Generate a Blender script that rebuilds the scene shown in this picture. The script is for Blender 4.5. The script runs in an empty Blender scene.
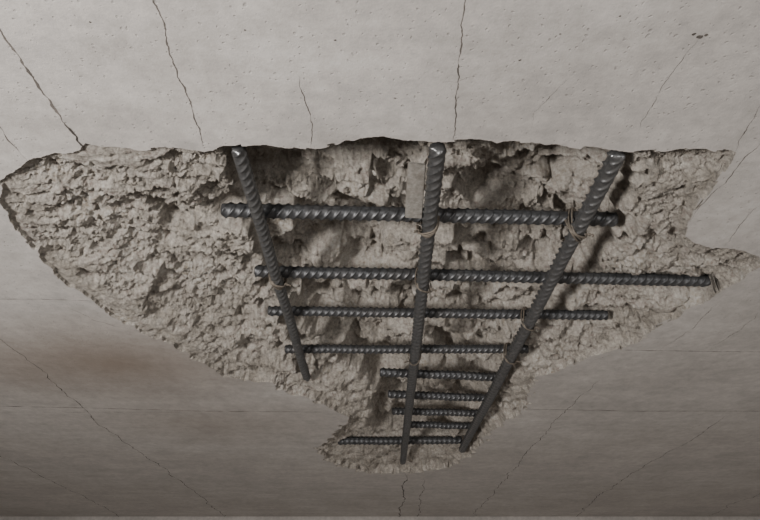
import bpy, math, random
import numpy as np
from mathutils import Vector
random.seed(4); rng=np.random.RandomState(7)
F=591.0; TH=math.atan(370/F); CZ=2.1; CEIL=2.7
def un(u,v,z=CEIL):
    cx=(u-380)/F; cy=(260-v)/F
    dx=cx; dy=math.cos(TH)-cy*math.sin(TH); dz=math.sin(TH)+cy*math.cos(TH)
    t=(z-CZ)/dz
    return np.array([dx*t,dy*t,z])
def mpp(v,z=CEIL):
    cy=(260-v)/F
    return (z-CZ)/(math.sin(TH)+cy*math.cos(TH))/F
# ---------------------------------------------------------------- noise
def hsh(ix,iy,k):
    n=(ix.astype(np.int64)*374761393+iy.astype(np.int64)*668265263+k*974634777)&0xFFFFFFFF
    n=((n^(n>>13))*1274126177)&0xFFFFFFFF
    n=((n^(n>>16))*2246822519)&0xFFFFFFFF
    return ((n^(n>>15))&0xFFFFFF)/float(0xFFFFFF)
def perlin(x,y,k=0):
    ix=np.floor(x);iy=np.floor(y);fx=x-ix;fy=y-iy
    def g(a,b):
        an=hsh(ix+a,iy+b,k)*2*np.pi
        return np.cos(an)*(fx-a)+np.sin(an)*(fy-b)
    sx=fx*fx*fx*(fx*(fx*6-15)+10);sy=fy*fy*fy*(fy*(fy*6-15)+10)
    a=g(0,0)*(1-sx)+g(1,0)*sx;b=g(0,1)*(1-sx)+g(1,1)*sx
    return (a*(1-sy)+b*sy)*1.5
def fbm(x,y,o=4,k=0,gain=.5):
    s=0;a=1;t=0
    for i in range(o):
        s=s+a*perlin(x*2**i,y*2**i,k+i*17);t+=a;a*=gain
    return s/t
def facets(x,y,k=0,tilt=2.2):
    ix=np.floor(x);iy=np.floor(y)
    best=np.full(x.shape,9.0);h=np.zeros(x.shape)
    for a in(-1,0,1):
        for b in(-1,0,1):
            cx=ix+a;cy=iy+b
            px=cx+hsh(cx,cy,k);py=cy+hsh(cx,cy,k+1)
            dx=x-px;dy=y-py;d=dx*dx+dy*dy
            hh=(hsh(cx,cy,k+2)-.5)+dx*(hsh(cx,cy,k+3)-.5)*tilt+dy*(hsh(cx,cy,k+4)-.5)*tilt
            m=d<best
            best=np.where(m,d,best);h=np.where(m,hh,h)
    return h
def bumps(x,y,k=0):
    ix=np.floor(x);iy=np.floor(y);b1=np.full(x.shape,9.0)
    for a in(-1,0,1):
        for b in(-1,0,1):
            cx=ix+a;cy=iy+b
            dx=x-cx-hsh(cx,cy,k);dy=y-cy-hsh(cx,cy,k+1);d=dx*dx+dy*dy
            m=d<b1;b1=np.where(m,d,b1)
    return np.clip(b1,0,1)-.25
def blur(A,n):
    for _ in range(n):
        B=np.pad(A,1,mode='edge');A=(B[:-2,1:-1]+2*B[1:-1,1:-1]+B[2:,1:-1])/4
        B=np.pad(A,1,mode='edge');A=(B[1:-1,:-2]+2*B[1:-1,1:-1]+B[1:-1,2:])/4
    return A
def sstep(a,b,x):
    t=np.clip((x-a)/(b-a),0,1);return t*t*(3-2*t)
def sdf(X,Y,poly):
    P=np.array(poly);n=len(P);d=np.full(X.shape,1e9);ins=np.zeros(X.shape,bool)
    for i in range(n):
        a=P[i];b=P[(i+1)%n];e=b-a;l=e@e+1e-12
        t=np.clip(((X-a[0])*e[0]+(Y-a[1])*e[1])/l,0,1)
        d=np.minimum(d,(X-a[0]-t*e[0])**2+(Y-a[1]-t*e[1])**2)
        c=((a[1]>Y)!=(b[1]>Y))
        if abs(e[1])>1e-12:
            ins^=c&(X<(e[0]*(Y-a[1])/e[1]+a[0]))
    d=np.sqrt(d);return np.where(ins,d,-d)
def segd(X,Y,a,b):
    e=b-a;l=e@e
    t=np.clip(((X-a[0])*e[0]+(Y-a[1])*e[1])/l,0,1)
    return np.sqrt((X-a[0]-t*e[0])**2+(Y-a[1]-t*e[1])**2)
# ---------------------------------------------------------------- materials
def newmat(name):
    m=bpy.data.materials.new(name);m.use_nodes=True
    nt=m.node_tree;b=nt.nodes['Principled BSDF'];return m,nt,b
def N(nt,t,**kw):
    n=nt.nodes.new(t)
    for k,v in kw.items():
        if k in n.inputs.keys(): n.inputs[k].default_value=v
        else: setattr(n,k,v)
    return n
def ramp(nt,src,stops):
    r=nt.nodes.new('ShaderNodeValToRGB')
    while len(r.color_ramp.elements)<len(stops): r.color_ramp.elements.new(.5)
    for e,(p,c) in zip(r.color_ramp.elements,stops):
        e.position=p;e.color=(c if len(c)==4 else (*c,1))
    nt.links.new(src,r.inputs[0]);return r
def mixc(nt,f,a,b,mode='MIX'):
    m=nt.nodes.new('ShaderNodeMix');m.data_type='RGBA';m.blend_type=mode
    for i,s in((0,f),(6,a),(7,b)):
        if hasattr(s,'links'): nt.links.new(s,m.inputs[i])
        else: m.inputs[i].default_value=s if i==0 else (*s,1)
    return m.outputs[2]
def g3(v): return (v,v,v)
def smooth_concrete(name,stain=True):
    m,nt,b=newmat(name);L=nt.links.new
    tc=N(nt,'ShaderNodeTexCoord');P=tc.outputs['Object']
    n1=N(nt,'ShaderNodeTexNoise',Scale=2.2,Detail=6.0,Roughness=.6);L(P,n1.inputs['Vector'])
    n2=N(nt,'ShaderNodeTexNoise',Scale=45.0,Detail=6.0,Roughness=.7);L(P,n2.inputs['Vector'])
    n4=N(nt,'ShaderNodeTexNoise',Scale=9.0,Detail=8.0,Roughness=.7);L(P,n4.inputs['Vector'])
    mp=N(nt,'ShaderNodeMapping');mp.inputs['Scale'].default_value=(1.0,7.0,1.0);L(P,mp.inputs['Vector'])
    n3=N(nt,'ShaderNodeTexNoise',Scale=2.5,Detail=5.0,Roughness=.6);L(mp.outputs[0],n3.inputs['Vector'])
    c=ramp(nt,n1.outputs[0],[(.3,(.43,.402,.377)),(.7,(.535,.505,.477))]).outputs[0]
    c=mixc(nt,.28,c,ramp(nt,n2.outputs[0],[(.3,g3(.22)),(.7,g3(.76))]).outputs[0],'OVERLAY')
    c=mixc(nt,.2,c,ramp(nt,n4.outputs[0],[(.35,g3(.3)),(.65,g3(.68))]).outputs[0],'OVERLAY')
    c=mixc(nt,.2,c,ramp(nt,n3.outputs[0],[(.35,g3(.36)),(.65,g3(.62))]).outputs[0],'OVERLAY')
    if stain:
        for (u,v,sx,sy,st) in ((130,368,.50,.34,.78),(215,425,.6,.35,.35),(30,380,.35,.3,.3)):
            p=un(u,v)
            mp2=N(nt,'ShaderNodeMapping');mp2.inputs['Location'].default_value=(-p[0]/sx,-p[1]/sy,-CEIL/.5)
            mp2.inputs['Scale'].default_value=(1/sx,1/sy,1/.5);
            ad=N(nt,'ShaderNodeMix');ad.data_type='RGBA';ad.blend_type='ADD';ad.inputs[0].default_value=.06
            L(P,ad.inputs[6]);L(n1.outputs[1],ad.inputs[7]);L(ad.outputs[2],mp2.inputs[0])
            ln=N(nt,'ShaderNodeVectorMath',operation='LENGTH');L(mp2.outputs[0],ln.inputs[0])
            f=ramp(nt,ln.outputs['Value'],[(.0,g3(st)),(.45,g3(st*.5)),(1,g3(0))]).outputs[0]
            c=mixc(nt,f,c,(.16,.108,.07))
    vo=N(nt,'ShaderNodeTexVoronoi',Scale=140.0);vo.inputs['Randomness'].default_value=1
    nv=N(nt,'ShaderNodeTexNoise',Scale=30.0,Detail=3.0);L(P,nv.inputs['Vector'])
    dist=N(nt,'ShaderNodeMix');dist.data_type='RGBA';dist.blend_type='ADD';dist.inputs[0].default_value=.02
    L(P,dist.inputs[6]);L(nv.outputs[1],dist.inputs[7]);L(dist.outputs[2],vo.inputs['Vector'])
    sp=N(nt,'ShaderNodeSeparateColor');L(vo.outputs['Color'],sp.inputs[0])
    rad=N(nt,'ShaderNodeMath',operation='MULTIPLY_ADD');L(sp.outputs[0],rad.inputs[0]);rad.inputs[1].default_value=.42;rad.inputs[2].default_value=-.22
    sub=N(nt,'ShaderNodeMath',operation='SUBTRACT');L(vo.outputs['Distance'],sub.inputs[0]);L(rad.outputs[0],sub.inputs[1])
    pit=ramp(nt,sub.outputs[0],[(0,g3(0)),(.14,g3(1))]).outputs[0]
    c=mixc(nt,pit,mixc(nt,.2,c,(.13,.12,.11)),c)
    L(c,b.inputs['Base Color']);b.inputs['Roughness'].default_value=.85
    b1=N(nt,'ShaderNodeBump',Strength=.4,Distance=.0018);L(pit,b1.inputs['Height'])
    b2=N(nt,'ShaderNodeBump',Strength=.35,Distance=.0022);L(n2.outputs[0],b2.inputs['Height']);L(b1.outputs[0],b2.inputs['Normal'])
    nn=N(nt,'ShaderNodeTexNoise',Scale=260.0,Detail=3.0);L(P,nn.inputs['Vector'])
    b3=N(nt,'ShaderNodeBump',Strength=.4,Distance=.0008);L(nn.outputs[0],b3.inputs['Height']);L(b2.outputs[0],b3.inputs['Normal'])
    L(b3.outputs[0],b.inputs['Normal'])
    return m
M_CEIL=smooth_concrete('smooth_concrete')
M_WALL=smooth_concrete('wall_concrete',False)
def rock_mat():
    m,nt,b=newmat('fractured_concrete');L=nt.links.new
    tc=N(nt,'ShaderNodeTexCoord');P=tc.outputs['Object']
    n1=N(nt,'ShaderNodeTexNoise',Scale=9.0,Detail=8.0,Roughness=.65);L(P,n1.inputs['Vector'])
    n2=N(nt,'ShaderNodeTexNoise',Scale=120.0,Detail=7.0,Roughness=.8);L(P,n2.inputs['Vector'])
    vo=N(nt,'ShaderNodeTexVoronoi',Scale=70.0);L(P,vo.inputs['Vector'])
    c=ramp(nt,n1.outputs[0],[(.3,(.385,.34,.285)),(.5,(.52,.472,.412)),(.7,(.64,.598,.54))]).outputs[0]
    c=mixc(nt,.85,c,ramp(nt,n2.outputs[0],[(.34,g3(.10)),(.66,g3(.84))]).outputs[0],'OVERLAY')
    sp=N(nt,'ShaderNodeSeparateColor');L(vo.outputs['Color'],sp.inputs[0])
    ag=ramp(nt,sp.outputs[0],[(.0,(.25,.23,.21)),(.45,(.50,.455,.40)),(.8,(.70,.66,.61))]).outputs[0]
    c=mixc(nt,.25,c,ag)
    L(c,b.inputs['Base Color']);b.inputs['Roughness'].default_value=.9
    b1=N(nt,'ShaderNodeBump',Strength=1.0,Distance=.010);L(n2.outputs[0],b1.inputs['Height'])
    L(b1.outputs[0],b.inputs['Normal']);return m
M_ROCK=rock_mat()
def steel(name,c1,c2,rust,metal=.75,ro=.42,amt=.5,bs=.35):
    m,nt,b=newmat(name);L=nt.links.new
    tc=N(nt,'ShaderNodeTexCoord');P=tc.outputs['Object']
    n1=N(nt,'ShaderNodeTexNoise',Scale=14.0,Detail=8.0,Roughness=.7);L(P,n1.inputs['Vector'])
    n2=N(nt,'ShaderNodeTexNoise',Scale=120.0,Detail=5.0,Roughness=.7);L(P,n2.inputs['Vector'])
    c=ramp(nt,n2.outputs[0],[(.3,c1),(.7,c2)]).outputs[0]
    f=ramp(nt,n1.outputs[0],[(.5,g3(0)),(.72,g3(amt))]).outputs[0]
    c=mixc(nt,f,c,rust);L(c,b.inputs['Base Color'])
    b.inputs['Metallic'].default_value=metal
    r=ramp(nt,n2.outputs[0],[(.3,g3(ro-.06)),(.7,g3(ro+.1))]).outputs[0];L(r,b.inputs['Roughness'])
    b1=N(nt,'ShaderNodeBump',Strength=bs,Distance=.001);L(n2.outputs[0],b1.inputs['Height']);L(b1.outputs[0],b.inputs['Normal'])
    return m
M_LONG=steel('grey_steel',(.13,.132,.136),(.24,.24,.24),(.15,.13,.11),.75,.33,.2,.12)
M_STEEL=steel('dark_steel',(.05,.051,.054),(.12,.121,.125),(.10,.08,.065),.6,.42,.25,.25)
M_WIRE=steel('rusty_wire',(.10,.085,.07),(.24,.205,.165),(.17,.115,.07),.3,.6)
M_CRACK,_nt,_b=newmat('crack_shadow_dirt')
_n=N(_nt,'ShaderNodeTexNoise',Scale=60.0,Detail=4.0);_nt.links.new(ramp(_nt,_n.outputs[0],[(.3,(.05,.045,.04)),(.7,(.18,.16,.145))]).outputs[0],_b.inputs['Base Color'])
_b.inputs['Roughness'].default_value=1
_b.inputs['Specular IOR Level'].default_value=0
# ---------------------------------------------------------------- mesh helper
def mk(name,verts,faces,mat,smooth=True,parent=None):
    me=bpy.data.meshes.new(name)
    verts=np.asarray(verts,dtype=np.float32)
    if isinstance(faces,np.ndarray):
        k=faces.shape[1];nf=len(faces)
        me.vertices.add(len(verts));me.vertices.foreach_set('co',verts.ravel())
        me.loops.add(nf*k);me.loops.foreach_set('vertex_index',faces.astype(np.int32).ravel())
        me.polygons.add(nf);me.polygons.foreach_set('loop_start',np.arange(0,nf*k,k,dtype=np.int32))
        me.update(calc_edges=True)
    else:
        me.from_pydata([tuple(map(float,v)) for v in verts],[],faces)
    me.validate()
    if smooth: me.polygons.foreach_set('use_smooth',[True]*len(me.polygons))
    me.materials.append(mat)
    o=bpy.data.objects.new(name,me);bpy.context.collection.objects.link(o)
    if parent: o.parent=parent
    return o
# ---------------------------------------------------------------- bars spec
longb=[(238,148,307,378,.014,.0235),(438,146,403,462,.010,.0265),(618,152,462,450,.010,.0275)]
cross=[(222,210,616,219,.0285),(255,271,724,281,.0270),(268,311,607,315,.0250),(285,349,528,349,.0250),
       (380,372,500,377,.0265),(388,394,492,398,.0265),(392,411,482,413,.026),(404,424,474,426,.026),(338,441,462,440,.032)]
bars=[]
for (a,b_,c,d,h,dia) in longb:
    bars.append((un(a,b_,CEIL+h),un(c,d,CEIL+h),dia/2))
HC=.0385
for (a,b_,c,d,dia) in cross:
    bars.append((un(a,b_,CEIL+HC),un(c,d,CEIL+HC),dia/2))
# ---------------------------------------------------------------- spalled patch
hole=[(0,183),(10,176),(30,163),(55,153),(78,150),(85,143),(105,147),(140,150),(160,148),(190,151),(225,148),(250,147),(290,148),(320,147),(345,140),(375,138),(400,141),(430,143),(470,141),(500,142),(530,144),(560,146),(600,149),(630,152),(650,151),(680,150),(705,148),(737,152),(728,165),(717,180),(702,200),(686,222),(681,234),(698,245),(725,250),(745,252),(758,258),(758,266),(740,280),(720,292),(700,303),(680,315),(655,327),(640,340),(620,350),(590,357),(560,370),(540,377),(528,390),(530,400),(520,412),(510,420),(490,432),(480,445),(472,455),(450,466),(430,471),(405,473),(370,473),(340,466),(322,457),(318,448),(330,440),(335,432),(345,425),(350,418),(335,410),(318,403),(305,398),(290,393),(275,385),(262,382),(245,380),(225,375),(205,365),(185,352),(165,342),(140,332),(115,317),(95,303),(75,290),(55,275),(45,262),(30,245),(15,228),(5,212),(-1,200)]
deep=[(232,140),(640,140),(632,200),(615,260),(585,310),(535,345),(510,385),(485,425),(440,452),(390,448),(365,432),(375,405),(335,370),(300,352),(268,318),(250,270),(228,210)]
holeW=[un(u,v)[:2] for u,v in hole];deepW=[un(u,v)[:2] for u,v in deep]
us=np.linspace(-45,805,1400);vs=np.linspace(126,492,740)
rowp=np.array([un(380,v) for v in vs]);sc=np.array([mpp(v) for v in vs])
Y=np.repeat(rowp[:,1][:,None],len(us),1);X=(us[None,:]-380)*sc[:,None]
sd=sdf(X,Y,holeW)
lsc=np.repeat(sc[:,None],len(us),1)/.0015
far=sstep(.95,1.3,Y)
sd=sd+lsc*(.0035*fbm(X*18,Y*18,4,3)*2)*(1+.5*far)+(.0042+.0025*far)*lsc*facets(X*30,Y*30,9)+.0018*lsc*fbm(X*80,Y*80,3,13)
sdd=sdf(X,Y,deepW)
wx=X+.006*fbm(X*16,Y*16,4,50);wy=Y+.006*fbm(X*16,Y*16,4,60)
left=1-sstep(-.55,-.15,X/np.maximum(Y,.5))
side=.009+(1-left)*.012+.034*sstep(.0,.24,sd)
dd=sstep(-.006,.030,sdd+.045*fbm(X*8,Y*8,3,77)+.012*facets(X*20,Y*20,78))
dd=blur(dd,4)
sp_=np.clip(sd,0,9)
D=side*(1-np.exp(-sp_/(.007+.018*left)))
D=D+dd*.080*(1-np.exp(-sp_/.018))
env=sstep(0,.022,sd)
rx=.80*wx+.60*wy;ry=-.60*wx+.80*wy
big=.034*fbm(wx*5,wy*6,2,5)*1.5+.042*facets(wx*6,wy*10,20)+.030*facets(wx*12+3,wy*18,31)
big=blur(big,6)
mid=.0105*facets(rx*24,ry*34+5,41,2.8)+.0050*facets(wx*52,wy*60+5,43,2.8)-.003*bumps(wx*42,wy*48,71)-.003*bumps(wx*85,wy*95,81)
mid=blur(mid,2)
tiny=blur(.0028*facets(rx*105,ry*125+5,47,3.0),1)
fine=.0075*fbm(X*50,Y*50,4,90,.68)+.0042*fbm(X*170,Y*170,3,95,.8)
rough=big*(.36+.76*dd)+mid*(.9+.25*dd)+tiny+fine*.95
D=D+rough*(.2+.8*env)*np.where(sd>0,1,0)
for i,(a,b_,r) in enumerate(bars):
    q=segd(X,Y,a[:2],b_[:2])
    top=(a[2]-CEIL)+r+.022
    w=1-sstep(r*1.2,r*2.8,q+.010*fbm(X*35,Y*35,3,200))
    need=top+.7*np.abs(big)+.5*(mid+fine)
    D=np.where((sd>0.0),D+(np.maximum(D,need)-D)*w,D)
D=np.where(D<.010,.010*np.exp((D-.010)/.02),D)
D=np.clip(D,.0012,.22)*sstep(0,.0015,sd)
Z=CEIL+D
V=np.stack([X,Y,Z],-1).reshape(-1,3)
R,C=X.shape
idx=np.arange(R*C).reshape(R,C)
Q=np.stack([idx[:-1,:-1],idx[:-1,1:],idx[1:,1:],idx[1:,:-1]],-1).reshape(-1,4)
inm=(sd.reshape(-1)>0)[Q].any(1)
def sub(Qs):
    u,inv=np.unique(Qs,return_inverse=True);return V[u],inv.reshape(Qs.shape)
v1,f1=sub(Q[inm]);v2,f2=sub(Q[~inm])
cav=mk('spalled_concrete_cavity',v1,f1,M_ROCK)
cs=[V[idx[0,0]],V[idx[0,-1]],V[idx[-1,-1]],V[idx[-1,0]]]
XW=3.2;YN=-3.0;YF=un(380,516.5)[1]
n0=len(v2)
ext=[cs[0],cs[1],cs[2],cs[3],(-XW,YN,CEIL),(XW,YN,CEIL),(XW,YF,CEIL),(-XW,YF,CEIL)]
v2=np.vstack([v2,np.array(ext)])
f2=np.vstack([f2,np.array([[4,5,1,0],[5,6,2,1],[6,7,3,2],[7,4,0,3]])+n0])
ceil=mk('ceiling',v2,f2,M_CEIL,smooth=False)
# ---------------------------------------------------------------- cracks
cr=[([(-25,-5),(0,30),(18,55),(35,82),(52,105),(66,125),(82,146)],3.4),
([(-20,100),(0,125),(12,140),(27,162)],1.4),
([(148,-30),(153,0),(160,18),(168,45),(178,68),(188,92),(197,118),(205,146)],2.0),
([(299,76),(305,95),(312,125),(311,148)],1.3),
([(468,-30),(466,0),(461,40),(459,75),(455,110),(452,143)],1.7),([(443,82),(459,79),(476,75)],.9),
([(700,38),(685,55),(665,85),(650,110),(640,130)],.7),([(760,105),(745,130),(735,152)],1.1),([(735,152),(720,163),(712,185)],.7),
([(775,128),(757,145),(735,170),(712,195),(688,223)],1.1),
([(760,205),(740,225),(722,248)],.8),
([(-20,325),(0,340),(30,362),(55,382),(80,405),(95,420),(130,445),(180,480),(230,520)],1.0),
([(-10,450),(40,475),(80,495),(125,520)],.9),
([(727,415),(700,435),(650,462),(600,495),(570,522)],.9),
([(600,380),(560,415),(530,450),(500,485),(470,520)],.8),
([(405,473),(402,500),(400,520)],1.6),([(425,478),(418,520)],.9),
([(760,312),(738,332),(710,348)],.7),([(770,490),(730,505),(700,522)],.8),([(722,300),(700,322),(660,350)],.6),
([(575,72),(555,90),(535,115),(530,130)],.5),([(60,303),(95,320),(140,332)],.6),([(620,352),(585,362)],.6),([(760,420),(700,425),(650,440)],.3),
([(-30,299),(40,299),(98,301)],1.0),([(625,350),(690,351),(790,352)],1.1),([(-60,405),(100,408),(200,411),(322,412)],1.3),([(524,409),(640,411),(800,411)],1.4),
([(-60,412),(60,412),(180,412)],.6)]
cv=[];cf=[]
for k,(pts,w) in enumerate(cr):
    P=[un(u,v)[:2] for u,v in pts];Wd=[mpp(v) for u,v in pts]
    pl=[];wl=[]
    for i in range(len(P)-1):
        n=max(3,int(np.linalg.norm(P[i+1]-P[i])/(2.2*Wd[i])))
        for j in range(n):
            t=j/n;pl.append(P[i]*(1-t)+P[i+1]*t);wl.append(Wd[i]*(1-t)+Wd[i+1]*t)
    pl.append(P[-1]);wl.append(Wd[-1]);pl=np.array(pl);wl=np.array(wl)
    T=np.gradient(pl,axis=0);T/=np.linalg.norm(T,axis=1)[:,None]+1e-9;Nn=np.stack([-T[:,1],T[:,0]],1)
    s=np.arange(len(pl))*1.0;seam=k>=len(cr)-5
    off=(fbm(s*.06,s*0+k*3.3,5,300+k,.62))*(7 if not seam else .8)
    pl=pl+Nn*(off*wl)[:,None]
    ww=w*wl*np.clip(.55+1.5*fbm(s*.14,s*0+k,4,400,.7),.12,1.7)
    if not seam: ww*=np.clip(np.minimum(s+1,(len(s)-s))/14,.15,1) if k not in(0,) else 1
    n0=len(cv)
    for p,n_,h in zip(pl,Nn,ww/2):
        cv.append((*(p-n_*h),CEIL-.0003));cv.append((*(p+n_*h),CEIL-.0003))
    for i in range(len(pl)-1):
        a=n0+2*i;cf.append((a,a+1,a+3,a+2))
for (u,v,r) in [(700,37,4),(694,34,2.5),(706,35,2.5),(335,40,1.6),(620,16,1.4),(245,30,1.5),(520,60,1.6),(90,22,1.5),(395,98,1.5),(560,34,1.3)]:
    c=un(u,v);s=mpp(v);n0=len(cv);m=12
    for i in range(m):
        an=i/m*6.283;rr=r*s*(.6+.5*random.random());cv.append((c[0]+rr*math.cos(an),c[1]+.7*rr*math.sin(an),CEIL-.0003))
    cf.append(tuple(range(n0,n0+m)))
mk('ceiling_cracks',cv,cf,M_CRACK,False,ceil)
# ---------------------------------------------------------------- ribbed bars
def frame(d):
    d=d/np.linalg.norm(d);up=np.array([0,0,1.0]);a=np.cross(d,up);a/=np.linalg.norm(a);b=np.cross(a,d);return d,a,b
def rebar(a,b_,r,seed,kind):
    L=np.linalg.norm(b_-a);d,e1,e2=frame(b_-a)
    step=r*.10;n=int(L/step);m=36
    s=np.linspace(0,L,n+1)[:,None];ph=(np.arange(m)/m*2*np.pi)[None,:]
    pitch=r*(1.5 if kind else 1.2)
    lean=-.62 if kind else .62
    half=np.where(np.sin(ph)>0,1,-1)
    x=(s/pitch+half*lean*(np.cos(ph))*1.0+np.where(half>0,.0,.5)+seed*.37)%1
    rib=np.exp(-((x-.5)/.14)**2)*np.clip(np.abs(np.sin(ph))*1.8,0,1)**.8
    lon=np.exp(-(np.abs(np.sin(ph))/.14)**2)
    hgt=.27 if kind else .19
    rad=r*((.82 if kind else .86)+hgt*np.maximum(rib,lon*.6)+.02*perlin(s/r*1.2+0*ph,ph*1.2+0*s,seed))
    endt=np.minimum(s,L-s);rad=rad*np.clip(.8+.2*endt/(r*.25),.8,1)
    w=s/L*4
    ox=r*.14*perlin(w+seed,0*w+seed,5);oz=r*.10*perlin(w+9+seed,0*w,6)
    tw=[.5,-.5,.55][seed] if kind else seed*.7%.6
    P=a[None,None,:]+d*s[...,None]+e1*(rad*np.cos(ph+tw)+ox)[...,None]+e2*(rad*np.sin(ph+tw)+oz)[...,None]
    Vv=P.reshape(-1,3);id_=np.arange((n+1)*m).reshape(n+1,m);nx=np.roll(id_,-1,1)
    Fq=np.stack([id_[:-1],nx[:-1],nx[1:],id_[1:]],-1).reshape(-1,4)
    c0=len(Vv);Vv=np.vstack([Vv,P[0].mean(0),P[-1].mean(0)])
    cap=[]
    for i in range(0,m,2):
        cap.append((c0,id_[0,(i+2)%m],id_[0,(i+1)%m],id_[0,i]));cap.append((c0+1,id_[-1,i],id_[-1,(i+1)%m],id_[-1,(i+2)%m]))
    Fq=np.vstack([Fq,np.array(cap)])
    return mk('steel_rebar',Vv,Fq,M_LONG if kind else M_STEEL)
for i,(a,b_,r) in enumerate(bars): rebar(a,b_,r,i,i<3)
# ---------------------------------------------------------------- tie wires
def tube(path,r,m=8):
    path=np.array(path);T=np.gradient(path,axis=0);T/=np.linalg.norm(T,axis=1)[:,None]+1e-9
    nrm=np.cross(T[0],[.3,.5,.8]);out=[]
    for p,t in zip(path,T):
        nrm=nrm-t*(nrm@t);nrm/=np.linalg.norm(nrm);bb=np.cross(t,nrm)
        for k in range(m):
            an=k/m*6.2832;out.append(p+r*(math.cos(an)*nrm+math.sin(an)*bb))
    fs=[]
    for i in range(len(path)-1):
        for k in range(m):
            a=i*m+k;b=i*m+(k+1)%m;fs.append((a,b,b+m,a+m))
    return out,fs
def xing(la,cb):
    a,b,r1=bars[la];c,d,r2=bars[cb]
    e=b[:2]-a[:2];f=d[:2]-c[:2];M=np.array([e,-f]).T
    t=np.linalg.solve(M,c[:2]-a[:2]);p=a+(b-a)*t[0];return p,r1,r2,a[2],c[2],e/np.linalg.norm(e),f/np.linalg.norm(f)
for la,cb,ang in [(0,4,1),(1,3,-1),(2,3,1),(1,4,1),(2,5,1),(1,6,-1),(2,6,1)]:
    p,r1,r2,z1,z2,e,f=xing(la,cb);vs_=[];fs_=[]
    big_=(la,cb) in((2,3),(1,3),(0,4))
    for turn in range(4 if big_ else 2):
        path=[];di=(e*.8+ang*f*(1.0));di/=np.linalg.norm(di)
        hw=r1*1.36+.001*turn;ctr=(z1-r1+z2+r2)/2;hh=(z2+r2-z1+r1)/2+.0014
        side_=np.array([-di[1],di[0]])*(turn-1.5)*.0036
        for k in range(41):
            an=k/40*6.2832*.98
            ca,sa=math.cos(an),math.sin(an)
            sq=(abs(ca)**3+abs(sa)**3)**(-1/3)
            xy=p[:2]+di*hw*ca*sq+side_+np.array([-di[1],di[0]])*.003*math.sin(2*an+turn)
            path.append((xy[0],xy[1],ctr+hh*sa*sq))
        o,f_=tube(path,.0017 if big_ else .0015);n0=len(vs_);vs_+=list(o);fs_+=[tuple(x+n0 for x in q) for q in f_]
    st=np.array([p[0],p[1],z1-r1*.4])+np.array([*(f*ang),0])*r1*1.2
    path=[st+np.array([*(f*.007*t*ang),0])+np.array([.0025*math.cos(t*9),.0025*math.sin(t*9),-.003*t]) for t in np.linspace(0,1.6,26)]
    o,f_=tube(path,.0013);n0=len(vs_);vs_+=list(o);fs_+=[tuple(x+n0 for x in q) for q in f_]
    mk('tie_wire',vs_,fs_,M_WIRE)
# ---------------------------------------------------------------- spacer plate hanging on the first cross bar
zpl=CEIL+.010
q=[un(408,164,zpl+.012),un(426,166,zpl+.012),un(422,219,zpl),un(405,218,zpl)]
import bmesh
bm=bmesh.new();lo=[bm.verts.new(v) for v in q];hi=[bm.verts.new(v+np.array([0,.001,.007])) for v in q]
bm.faces.new(lo);bm.faces.new(hi[::-1])
for i in range(4): bm.faces.new((lo[i],hi[i],hi[(i+1)%4],lo[(i+1)%4]))
bmesh.ops.recalc_face_normals(bm,faces=bm.faces)
bmesh.ops.bevel(bm,geom=bm.edges[:],offset=.0012,segments=2,affect='EDGES')
me=bpy.data.meshes.new('rebar_spacer_plate');bm.to_mesh(me);bm.free()
M_PL=steel('weathered_spacer',(.20,.185,.165),(.42,.395,.36),(.20,.17,.14),.15,.5,.8)
me.materials.append(M_PL);o=bpy.data.objects.new('rebar_spacer_plate',me);bpy.context.collection.objects.link(o)
# ---------------------------------------------------------------- room
def box(name,x0,x1,y0,y1,z0,z1,mat):
    v=[(x,y,z) for x in(x0,x1) for y in(y0,y1) for z in(z0,z1)]
    f=[(0,1,3,2),(4,6,7,5),(0,4,5,1),(2,3,7,6),(0,2,6,4),(1,5,7,3)]
    return mk(name,v,f,mat,False)
box('wall_far',-XW,XW,YF,YF+.2,0,CEIL,M_WALL)
box('wall_left',-XW-.2,-XW,YN,YF,0,CEIL,M_WALL)
box('wall_right',XW,XW+.2,YN,YF,0,CEIL,M_WALL)
box('floor',-XW,XW,YN,YF,-.2,0,M_WALL)
# ---------------------------------------------------------------- light
def area(name,loc,tgt,size,power,col):
    l=bpy.data.lights.new(name,'AREA');l.shape='SQUARE';l.size=size;l.energy=power;l.color=col
    o=bpy.data.objects.new(name,l);bpy.context.collection.objects.link(o);o.location=loc
    o.rotation_euler=(Vector(tgt)-Vector(loc)).to_track_quat('-Z','Y').to_euler();return o
area('work_lamp',(-1.25,-.6,1.68),(.15,.75,2.7),.3,59,(1,.97,.935))
area('added_fill',(1.4,-1.6,1.5),(.6,.8,2.7),1.0,26,(1,.982,.958))  # added fill light from right front, lifts the far ceiling and right side
w=bpy.data.worlds.new('World');bpy.context.scene.world=w;w.use_nodes=True
w.node_tree.nodes['Background'].inputs[0].default_value=(1,.98,.96,1);w.node_tree.nodes['Background'].inputs[1].default_value=.12
cam=bpy.data.cameras.new('camera');cam.lens=28;cam.sensor_width=36;cam.clip_start=.01
co=bpy.data.objects.new('camera',cam);bpy.context.collection.objects.link(co)
co.location=(0,0,CZ);co.rotation_euler=(math.pi/2+TH,0,0);bpy.context.scene.camera=co
